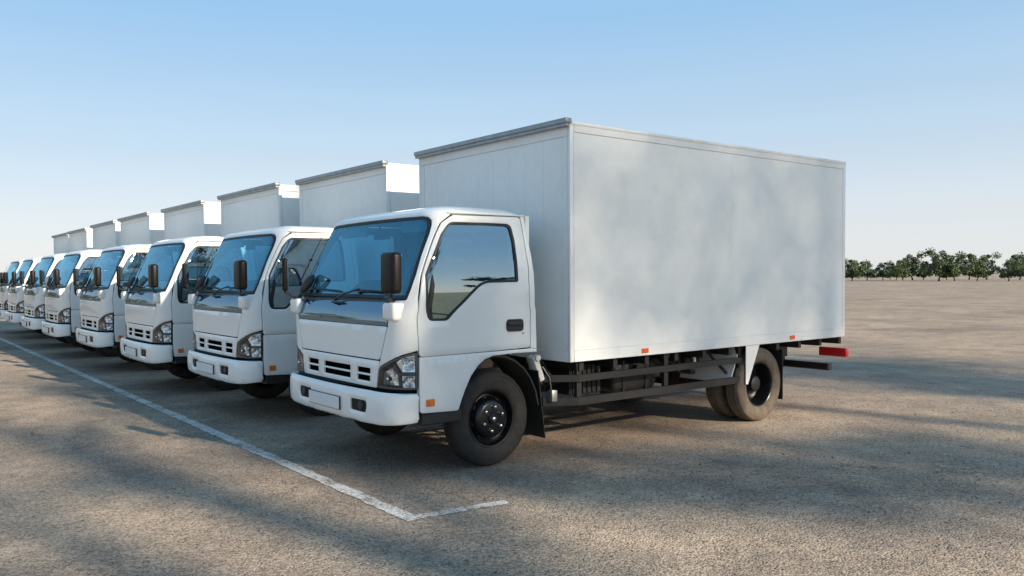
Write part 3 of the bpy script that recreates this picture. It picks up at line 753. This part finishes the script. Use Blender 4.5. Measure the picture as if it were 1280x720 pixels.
        q.prism([(3.80, .42), (3.965, .776), (3.955, .776), (3.79, .42)], 1, y0+.06 if s < 0 else y0-.2, y1+.2 if s < 0 else y1-.06)
        q.prism([(3.965, .40), (4.00, .40), (4.19, .779), (3.965, .779)], 1, y0-.004 if s < 0 else y1-.002, y0+.002 if s < 0 else y1+.004)
        q.build('rear_mudguard', M_TRIM, T, smooth=False)
        q = MB(); yy = Yn(s, .30)
        q.tube([(3.60, Yn(s, .12), .775), (3.72, Yn(s, .09), .64), (3.86, Yn(s, .02), .48)], .016, 6); q.build('guard_brace', M_CHASSIS, T)
        q = MB(); q.tube([(3.40, Yn(s, .10), .775), (3.46, Yn(s, .12), .60)], .014, 6); q.build('guard_brace', M_TRIM, T)
        q = MB(); q.box(4.66, 4.668, min(Yn(s, -.06), Yn(s, .35)), max(Yn(s, -.06), Yn(s, .35)), .18, .70); q.build('mudflap', M_BLACK, T, smooth=False)
    # ---- the box body
    q = MB(); q.box(BX0+.012, BX1-.012, BY0+.012, BY1-.012, BZ0+.012, BZ1-.01); bx = q.build('cargo_box', M_BOX, T, smooth=False)
    fr = .055
    # corner posts, rails
    tr = MB(); e = .0
    for y in (BY0, BY1):
        yi = y+(.03 if y == BY0 else -.03); a, b = sorted((y, yi))
        tr.rbox(BX0, BX0+.045, a, b, BZ0, BZ1, .008, 2); tr.rbox(BX1-.06, BX1, a, b, BZ0, BZ1, .008, 2)
        tr.rbox(BX0+.046, BX1-.061, a, b, BZ0, BZ0+.095, .004, 1); tr.rbox(BX0+.046, BX1-.061, a, b, BZ1-.065, BZ1, .006, 1)
    tr.rbox(BX0, BX0+.03, BY0+.031, BY1-.031, BZ0, BZ0+.09, .004, 1); tr.rbox(BX0, BX0+.03, BY0+.031, BY1-.031, BZ1-.095, BZ1, .004, 1)
    tr.rbox(BX0, BX0+.03, BY0+.031, BY0+.095, BZ0+.091, BZ1-.096, .004, 1); tr.rbox(BX0, BX0+.03, BY1-.095, BY1-.031, BZ0+.091, BZ1-.096, .004, 1)
    tr.build('box_frame', M_TRIM, bx, 40)
    # side sheets
    for s in (-1, 1):
        y0, y1 = sorted((Yn(s, BY0+.0035), Yn(s, BY0+.02)))
        if s > 0: y0, y1 = BY1-.02, BY1-.0035
        xs = [BX0+.0475, 3.70, BX1-.0625]
        for a, b in zip(xs, xs[1:]):
            q = MB(); q.box(a+.0004, b-.0004, y0, y1, BZ0+.0965, BZ1-.0665); q.build('side_sheet', M_BOX, bx, smooth=False)
        # bead line round the sheets
    n = 9; ya, yb = BY0+.0965, BY1-.0965
    for k in range(n):
        a = ya+(yb-ya)*k/n; b = ya+(yb-ya)*(k+1)/n
        q = MB(); q.rbox(BX0+.004, BX0+.02, a+.0006, b-.0006, BZ0+.0925, BZ1-.0975, .0008, 1); q.build('front_sheet', M_BOX, bx, smooth=False)
    q = MB(); q.box(BX0+.0, BX1, BY0+.0, BY1, BZ1+.001, BZ1+.012)
    q.rbox(BX0+.02, BX1-.0, BY0-.006, BY0+.035, BZ1-.006, BZ1+.022, .006, 2); q.rbox(BX0+.02, BX1-.0, BY1-.035, BY1+.006, BZ1-.006, BZ1+.022, .006, 2)
    q.build('box_roof', M_TRIM, bx, 40)
    q = MB(); q.rbox(BX0-.055, BX0+.018, BY0-.008, BY1+.012, BZ1+.002, BZ1+.046, .010, 3); q.rbox(BX0-.045, BX0-.002, BY0+.0, BY1+.0, BZ1-.022, BZ1+.004, .004, 1); q.build('roof_gutter', M_GUTTER, bx, 40)
    for s in (-1, 1):
        for x in (2.462, 4.75):
            q = MB(); y = Yn(s, BY0) if s < 0 else BY1; q.rbox(x-.042, x+.042, y-.010, y+.004 if s < 0 else y+.010, .806, .846, .004, 1); q.build('side_reflector', M_ORANGE, bx)
    for s in (-1, 1):
        q = MB(); a, b = sorted((YC+.055+s*.01, YC+.055+s*1.02)); q.rbox(BX1+.001, BX1+.028, a, b, BZ0+.08, BZ1-.08, .006, 1); dd = q.build('cargo_door', M_BOX, bx)
        for yy in (.3, .8):
            q = MB(); y = YC+.055+s*yy; q.tube([(BX1+.045, y, BZ0+.06), (BX1+.045, y, BZ1-.06)], .013, 8); q.build('locking_bar', M_ALU, dd)
        q = MB(); y = YC+s*.95; q.rbox(5.70, 5.76, y-.16, y+.16, .56, .66, .01, 2); q.build('tail_lamp', M_RED, T)
    q = MB(); q.rbox(5.66, 5.74, .0, 1.9, .40, .48, .01, 1); q.box(5.60, 5.66, .53, .6, .40, .6); q.box(5.60, 5.66, 1.27, 1.34, .40, .6); q.build('rear_underrun', M_GUARD, T)
    return T

truck = build_truck()
ROW = [(0, 0, 0), (.02, 2.86, .0), (-.10, 5.42, 0), (-.10, 8.38, 0), (-.17, 11.25, 0), (-.16, 13.9, 0), (-.08, 17.1, 0), (-.04, 19.55, 0)]
LABELS = [
 'white box truck nearest the camera, its whole side, guard rails and wheels in view',
 'white box truck directly behind the nearest one, half of its door window showing',
 'third white box truck in the row, counting from the nearest one',
 'fourth white box truck in the row, counting from the nearest one',
 'fifth white box truck in the row, counting from the nearest one',
 'sixth white box truck in the row, third from the far left end',
 'white box truck next to the last one at the far left end',
 'white box truck farthest from the camera, cut off by the left edge']
for i, (dx, dy, a) in enumerate(ROW):
    o = truck if i == 0 else copy_tree(truck)
    o.location = (dx, dy, 0)
    o['label'] = LABELS[i]; o['category'] = 'truck'; o['group'] = 'white box trucks parked in a row'

# ------------------------------------------------------------------ ground
def asphalt(name='asphalt', paint_col=None):
    m, nt, b = nodes(name); co = N(nt, 'ShaderNodeTexCoord').outputs['Object']
    big = noise(nt, co, .35, 4, .6, .4); mid = noise(nt, co, 2.6, 6, .65); fine = noise(nt, co, 90, 4, .7)
    vo = N(nt, 'ShaderNodeTexVoronoi'); vo.inputs['Scale'].default_value = 75; nt.links.new(co, vo.inputs['Vector'])
    vd = N(nt, 'ShaderNodeTexVoronoi'); vd.inputs['Scale'].default_value = 42; nt.links.new(co, vd.inputs['Vector'])
    c1 = ramp(nt, mathn(nt, 'ADD', mathn(nt, 'MULTIPLY', big, .5), mathn(nt, 'MULTIPLY', mid, .5)), [(.34, (.215, .174, .138)), (.50, (.318, .254, .195)), (.66, (.445, .352, .266))])
    st = ramp(nt, N(nt, 'ShaderNodeSeparateColor').outputs[0], [(0, (.45, .45, .45)), (1, (1.45, 1.42, 1.40))])
    nt.links.new(vo.outputs['Color'], nt.nodes[-2].inputs[0])
    ws_ = ramp(nt, noise(nt, co, .55, 7, .62, 1.2), [(.38, (.80, .80, .82)), (.52, (1, 1, 1)), (.70, (1.10, 1.07, 1.02))])   # dusty and darker areas of the lot
    oil = ramp(nt, noise(nt, co, 1.9, 5, .55, .3), [(.24, (.62, .61, .60)), (.33, (1, 1, 1))])
    c1 = mixc(nt, 1.0, mixc(nt, 1.0, c1, ws_, 'MULTIPLY'), oil, 'MULTIPLY')
    c2 = mixc(nt, .75, c1, st, 'MULTIPLY')
    # dark pits between the stones
    pm = ramp(nt, mathn(nt, 'MULTIPLY', vd.outputs['Distance'], 1.0), [(.16, (1, 1, 1)), (.34, (0, 0, 0))])
    pg = ramp(nt, noise(nt, co, 11, 4, .7), [(.40, (0, 0, 0)), (.58, (1, 1, 1))])
    pit = mathn(nt, 'MULTIPLY', pm, pg)
    c3 = mixc(nt, mathn(nt, 'MULTIPLY', pit, .85), c2, (.035, .034, .034))
    # hair cracks
    cv = N(nt, 'ShaderNodeTexVoronoi', feature='DISTANCE_TO_EDGE'); cv.inputs['Scale'].default_value = .55
    mp = N(nt, 'ShaderNodeVectorMath', operation='ADD'); nz = N(nt, 'ShaderNodeTexNoise'); nz.inputs['Scale'].default_value = 2.2; nz.inputs['Detail'].default_value = 6
    nt.links.new(co, nz.inputs['Vector']); sc_ = N(nt, 'ShaderNodeVectorMath', operation='SCALE'); sc_.inputs['Scale'].default_value = .5
    nt.links.new(nz.outputs['Color'], sc_.inputs[0]); nt.links.new(co, mp.inputs[0]); nt.links.new(sc_.outputs[0], mp.inputs[1]); nt.links.new(mp.outputs[0], cv.inputs['Vector'])
    cr = ramp(nt, cv.outputs['Distance'], [(.0, (1, 1, 1)), (.0035, (0, 0, 0))])
    cm = ramp(nt, noise(nt, co, .8, 2), [(.50, (0, 0, 0)), (.58, (1, 1, 1))])
    c4 = mixc(nt, mathn(nt, 'MULTIPLY', mathn(nt, 'MULTIPLY', cr, cm), .7), c3, (.04, .036, .032))
    if paint_col:
        wear = noise(nt, co, 26, 6, .75); w2 = noise(nt, co, 3.5, 4, .6)
        wf = ramp(nt, mathn(nt, 'ADD', mathn(nt, 'MULTIPLY', wear, .6), mathn(nt, 'MULTIPLY', w2, .4)), [(.41, (0, 0, 0)), (.54, (1, 1, 1))])
        wf = mathn(nt, 'MULTIPLY', wf, mathn(nt, 'SUBTRACT', 1.0, mathn(nt, 'MULTIPLY', pit, .8)))
        c4 = mixc(nt, mathn(nt, 'MULTIPLY', wf, .8), c4, paint_col)
    nt.links.new(c4, b.inputs['Base Color']); setp(b, Roughness=.9); b.inputs['Specular IOR Level'].default_value = .25
    h = mathn(nt, 'ADD', mathn(nt, 'MULTIPLY', mathn(nt, 'SUBTRACT', 1.0, vo.outputs['Distance']), .8), mathn(nt, 'MULTIPLY', fine, .5))
    h = mathn(nt, 'SUBTRACT', h, mathn(nt, 'MULTIPLY', pit, 1.2))
    bump(nt, b, h, .8, .008)
    return m
M_ASPH = asphalt(); M_LINE = asphalt('worn_line_paint', (.70, .70, .68))
q = MB(); G = 1500; q.add([(-G, -G, 0), (G, -G, 0), (G, G, 0), (-G, G, 0)], [(0, 1, 2, 3)])
g = q.build('asphalt_lot', M_ASPH, None, smooth=False); g['kind'] = 'structure'
def line_strip(name, x0, y0, x1, y1, w, rag=.006, z=.004):
    a = Vector((x0, y0)); b = Vector((x1, y1)); d = (b-a); L = d.length; d.normalize(); nn = Vector((-d.y, d.x))
    k = max(2, int(L/.06)); vs_ = []; fs = []; rnd = random.Random(11)
    for i in range(k+1):
        p = a+d*L*i/k
        for s in (-1, 1):
            q_ = p+nn*(s*w/2+rnd.uniform(-rag, rag)); vs_.append((q_.x, q_.y, z))
    for i in range(k): fs.append((2*i, 2*i+2, 2*i+3, 2*i+1))
    q = MB(); q.add(vs_, fs); o = q.build(name, M_LINE, None, smooth=False); o['kind'] = 'structure'; return o
line_strip('white_line', -.345, -.72, -.335, 40, .105, .009)
line_strip('bay_line', -.297, -.68, .36, -.755, .085)

# unseen grass verge, added to darken the door window's reflection, with its kerb
def grass():
    m, nt, b = nodes('verge_grass'); co = objco(nt)
    c = ramp(nt, noise(nt, co, .6, 8, .7), [(.35, (.030, .042, .016)), (.65, (.062, .072, .028))]); nt.links.new(c, b.inputs['Base Color'])
    setp(b, Roughness=.95); bump(nt, b, noise(nt, co, 25, 4), .8, .04); return m
q = MB(); q.add([(-400, -900, .11), (400, -900, .11), (400, -13.2, .11), (-400, -13.2, .11)], [(0, 1, 2, 3)])
o = q.build('added_grass_verge', grass(), None, smooth=False); o['kind'] = 'structure'
q = MB(); q.box(-400, 400, -13.2, -13.05, -.05, .125); o = q.build('kerb', simple('kerb_concrete', (.32, .31, .29), .9, 0, 4, .2), None, smooth=False); o['kind'] = 'structure'

# loose grit on the lot
rnd = random.Random(21); q = MB()
for i in range(9000):
    d = rnd.random()**1.6
    r = 1.8+d*9; a = yaw+rnd.uniform(-.62, .62)
    x = CP.x+math.cos(a)*r; y = CP.y+math.sin(a)*r
    s_r = rnd.uniform(.002, .0068)*(1 if rnd.random() < .96 else 1.9)
    pts = [(x+s_r*math.cos(k*2*PI/4+i)*rnd.uniform(.7, 1.2), y+s_r*math.sin(k*2*PI/4+i)*rnd.uniform(.7, 1.2), .0005) for k in range(4)]
    pts += [(x+s_r*.5*math.cos(k*2*PI/4+i+.3), y+s_r*.5*math.sin(k*2*PI/4+i+.3), s_r*rnd.uniform(.7, 1.1)) for k in range(4)]
    q.add(pts, [(0, 1, 5, 4), (1, 2, 6, 5), (2, 3, 7, 6), (3, 0, 4, 7), (4, 5, 6, 7)])
M_GRIT = simple('grit_stone', (.15, .135, .12), .9, 0, 60, .6)
o = q.build('loose_grit', M_GRIT, None, smooth=False, fixn=False); o['kind'] = 'stuff'

# ------------------------------------------------------------------ trees and bushes round the lot
def leafmat(name, col):
    m, nt, b = nodes(name); co = objco(nt)
    n = noise(nt, co, 1.2, 4, .6); d = tuple(c*.6 for c in col); l = tuple(c*1.5 for c in col)
    nt.links.new(ramp(nt, n, [(.35, d), (.65, l)]), b.inputs['Base Color']); setp(b, Roughness=.6)
    return m
M_LEAF = leafmat('leaf_green', (.055, .085, .028)); M_BUSHLEAF = leafmat('bush_leaf', (.12, .13, .04))
M_BARK = simple('bark', (.09, .07, .055), .9, 0, 6, .4, .5)
def tree(kind, seed, h, cr, leaves, leaf, clumps, trunk_h=.35, label='', group=None, flat=.8, leafm=None):
    rnd = random.Random(seed)
    root = bpy.data.objects.new(kind, None); COL.objects.link(root)
    q = MB(); th = h*trunk_h
    pts = [(0, 0, 0), (rnd.uniform(-.1, .1), rnd.uniform(-.1, .1), th*.5), (rnd.uniform(-.2, .2), rnd.uniform(-.2, .2), th), (0, 0, h*.75)]
    r0 = h*.016+.05
    q.tube(pts, .1, 10, radii=[r0*1.25, r0, r0*.8, r0*.2])
    cl = []
    for k in range(clumps):
        a = rnd.uniform(0, 2*PI); rr = cr*math.sqrt(rnd.random())*.85; zz = th+(h-th)*rnd.uniform(.08, .95)
        lim = math.sqrt(max(.05, 1-((zz-th-(h-th)*.45)/((h-th)*.6))**2)); rr *= lim
        c = Vector((math.cos(a)*rr, math.sin(a)*rr, zz)); cl.append((c, rnd.uniform(.45, 1.0)*cr*.34))
        if kind != 'bush' or k % 2 == 0:
            s0 = Vector((0, 0, min(zz*.75, th+(h-th)*.5*rnd.random())))
            q.tube([s0, s0.lerp(c, .5)+Vector((0, 0, .1*rr)), c], .03, 5, radii=[r0*.4, r0*.22, .015])
    q.build('trunk', M_BARK, root, 60)
    vs_ = []; fs = []
    for i in range(leaves):
        c, s = rnd.choice(cl)
        d = Vector((rnd.gauss(0, 1), rnd.gauss(0, 1), rnd.gauss(0, 1))).normalized()*s*(rnd.random()**.45)
        p = c+Vector((d.x, d.y, d.z*flat))
        n = Vector((rnd.gauss(0, 1), rnd.gauss(0, 1), rnd.gauss(.4, 1))).normalized(); t = n.orthogonal().normalized(); b = n.cross(t)
        a = rnd.uniform(0, PI); t2 = t*math.cos(a)+b*math.sin(a); b2 = n.cross(t2); L = leaf*rnd.uniform(.6, 1.3)
        k = len(vs_); vs_ += [p-t2*L*.5, p+b2*L*.28, p+t2*L*.5, p-b2*L*.28]; fs.append((k, k+1, k+2, k+3))
    me = bpy.data.meshes.new('crown'); me.from_pydata([tuple(v) for v in vs_], [], fs); me.update()
    link('crown', me, leafm or M_LEAF, root)
    root['label'] = label; root['category'] = 'tree' if kind != 'bush' else 'bush'
    if group: root['group'] = group
    return root
def place(o, x, y, rz=0, s=1.0, label=None):
    o.location = (x, y, 0); o.rotation_euler = (0, 0, rz); o.scale = (s, s, s)
    if label: o['label'] = label
    return o
def dup(o): 
    c = copy_tree(o); return c
def shade_tree(seed, x, y, trunk_top, clumps, leaf, label):
    """clumps: (dx, dy, z, rx, ry, rz, leaves) round the trunk"""
    rnd = random.Random(seed); root = bpy.data.objects.new('tree', None); COL.objects.link(root); root.location = (x+(SUN_K-.17)*-y, y, 0)
    q = MB(); r0 = .22 if trunk_top > 10 else .15
    q.tube([(0, 0, 0), (.06, .03, trunk_top*.3), (-.05, 0, trunk_top*.6), (0, .02, trunk_top*.85), (.03, 0, trunk_top)], .1, 12, radii=[r0*1.3, r0, r0*.75, r0*.45, .03])
    vs_ = []; fs = []
    for cx, cy, cz, rx, ry, rz, nl in clumps:
        c = Vector((cx, cy, cz)); s0 = Vector((0, 0, max(2, min(trunk_top*.9, cz-abs(cx)*.7-.8))))
        q.tube([s0, s0.lerp(c, .5)+Vector((0, 0, -.1)), c], .05, 6, radii=[r0*.32, r0*.2, .02])
        if nl > 5000:      # fine even leaves, shaped to veil the near box side in smooth shade
            sub = []
            while len(sub) < 20000:
                v = Vector((rnd.uniform(-1, 1), rnd.uniform(-1, 1), rnd.uniform(-1, 1)))
                if v.length < 1: sub.append((c+Vector((v.x*rx, v.y*ry, v.z*rz)), .05))
        else: sub = [(c+Vector((rnd.gauss(0, .5)*rx, rnd.gauss(0, .5)*ry, rnd.gauss(0, .5)*rz)), rnd.uniform(.25, .6)) for _ in range(36)]
        for i in range(nl):
            o, k_ = rnd.choice(sub); d = Vector((rnd.gauss(0, 1), rnd.gauss(0, 1), rnd.gauss(0, 1))).normalized()*(rnd.random()**.4)*k_
            p = o+Vector((d.x*rx, d.y*ry, d.z*rz))
            n = Vector((rnd.gauss(0, 1), rnd.gauss(0, 1), rnd.gauss(.3, 1))).normalized(); t = n.orthogonal().normalized(); b_ = n.cross(t)
            a_ = rnd.uniform(0, PI); t2 = t*math.cos(a_)+b_*math.sin(a_); b2 = n.cross(t2); L = leaf*rnd.uniform(.6, 1.3)*(.52 if nl > 5000 else 1)
            m_ = len(vs_); vs_ += [p-t2*L*.5, p+b2*L*.28, p+t2*L*.5, p-b2*L*.28]; fs.append((m_, m_+1, m_+2, m_+3))
    q.build('trunk', M_BARK, root, 60)
    me = bpy.data.meshes.new('crown'); me.from_pydata([tuple(v) for v in vs_], [], fs); me.update(); link('crown', me, M_LEAF, root)
    root['label'] = label; root['category'] = 'tree'; root['group'] = 'trees along the side of the lot'
    return root
TY = -30
shade_tree(31, 8.3, TY, 15.8, [(.9, 0, 15.6, 3.6, 1.8, 1.55, 31000), (-2.6, 0, 14.9, .8, 1.0, 1.1, 1500), (-2.5, 0, 14.0, .8, 1.0, .45, 800),
   (-1.3, .3, 12.95, 1.8, 1.2, .42, 1500), (.7, 0, 12.7, 1.1, 1.0, .5, 1100), (.4, 0, 10.5, 2.0, 1.6, 1.0, 1500)], .17, 'broad leafy tree beside the lot, tallest crown of the side row')
shade_tree(57, 4.1, TY, 16.6, [(0, 0, 16.2, .12, .4, .8, 260), (.06, 0, 15.0, .14, .4, .9, 420), (-.05, 0, 13.7, .17, .5, .9, 520), (.10, 0, 12.4, .22, .5, .7, 450), (1.9, 0, 16.8, .45, .5, .6, 500), (.5, 0, 13.2, .35, .3, .10, 160), (-.4, 0, 14.4, .3, .3, .10, 140), (.45, 0, 15.4, .3, .3, .10, 140), (-.3, 0, 12.6, .3, .3, .15, 140)], .15, 'slender poplar-like tree beside the lot with one side bough added for shade')  # side bough added to keep sun off the third truck's front corner
shade_tree(58, 3.2, TY-1, 15.6, [(0, 0, 15.2, .07, .4, .6, 70), (.05, 0, 14.2, .09, .4, .9, 150), (0, 0, 13.0, .12, .5, .9, 200), (-.35, 0, 14.8, .25, .3, .09, 110), (-.3, 0, 13.6, .3, .3, .12, 140), (.3, 0, 15.6, .3, .3, .12, 120)], .15, 'thin young tree beside the lot, leftmost but one')
shade_tree(59, 2.0, TY, 16.0, [(0, 0, 14.6, .10, .5, 1.1, 240), (.4, 0, 13.3, .35, .6, .5, 600), (-.6, 0, 15.8, .15, .5, .7, 200)], .15, 'thin tree beside the lot with a wide lower crown')
shade_tree(60, 14.5, TY-2, 15.5, [(-.5, 0, 14.8, 1.6, 1.6, 1.2, 1500), (1.5, 0, 15.5, 1.8, 1.6, 1.0, 1500), (.4, 0, 13.2, 2.0, 1.6, .9, 1200)], .22, 'round leafy tree beside the lot, second from the far right')
shade_tree(61, 10.6, TY-.5, 20.5, [(-1.6, 0, 18.7, 1.6, 1.4, 1.0, 1500), (1.4, 0, 19.2, 1.8, 1.4, 1.2, 1700), (0, 0, 17.6, 1.8, 1.3, .5, 700)], .18, 'added tall thin-leaved tree rising over the broad one, softening sun on the box tops')  # unseen tree added to soften the sun on the boxes further back
TC = tree('tree', 77, 7.5, 3.6, 3500, .34, 26, .30, 'low spreading tree far off across the lot', 'low trees on the far edge', flat=.6)
place(TC, 64.5, -78, 0, 1.9)
place(dup(TC), 40, -95, 1.4, .8, 'small round tree far off across the lot')
TD = tree('tree', 78, 6.0, 3.4, 2600, .42, 22, .14, 'low', None, flat=.8)
rnd = random.Random(4)
ORD = 'first second third fourth fifth sixth seventh eighth ninth tenth eleventh twelfth thirteenth fourteenth fifteenth sixteenth seventeenth eighteenth nineteenth twentieth twenty-first twenty-second twenty-third twenty-fourth'.split()
for k in range(24):
    az = R(17.5+k*.55+rnd.uniform(-.35, .35)); dd = 170+rnd.uniform(-18, 22)
    place(TD if k == 0 else dup(TD), CP.x+math.cos(az)*dd, CP.y+math.sin(az)*dd, k*1.7, rnd.uniform(.5, .95), ORD[k]+' low tree in the far horizon line, counted from the right edge')['group'] = 'line of trees on the far horizon'
BU = tree('bush', 91, 4.6, 3.0, 4600, .18, 26, .08, 'broad green bush beyond the front of the row', 'bushes facing the front of the row', leafm=M_BUSHLEAF)
for k, (x, y, s, lb) in enumerate([(-14.6, 33.0, 1.15, 'broad green bush ahead of the truck row, nearest of the bush line'), (-18.0, 33.5, .8, 'small bush on the outer side of the nearest broad bush'), (-9.3, 39, .95, 'green bush second along the bush line ahead of the trucks'),
                         (-6.8, 42, .9, 'green bush third along the bush line'), (-5.6, 45.5, .95, 'green bush fourth along the bush line'), (-4.8, 49.5, 1.0, 'last green bush at the far end of the bush line')]):
    place(BU if k == 0 else dup(BU), x, y, k*1.3, s, lb)
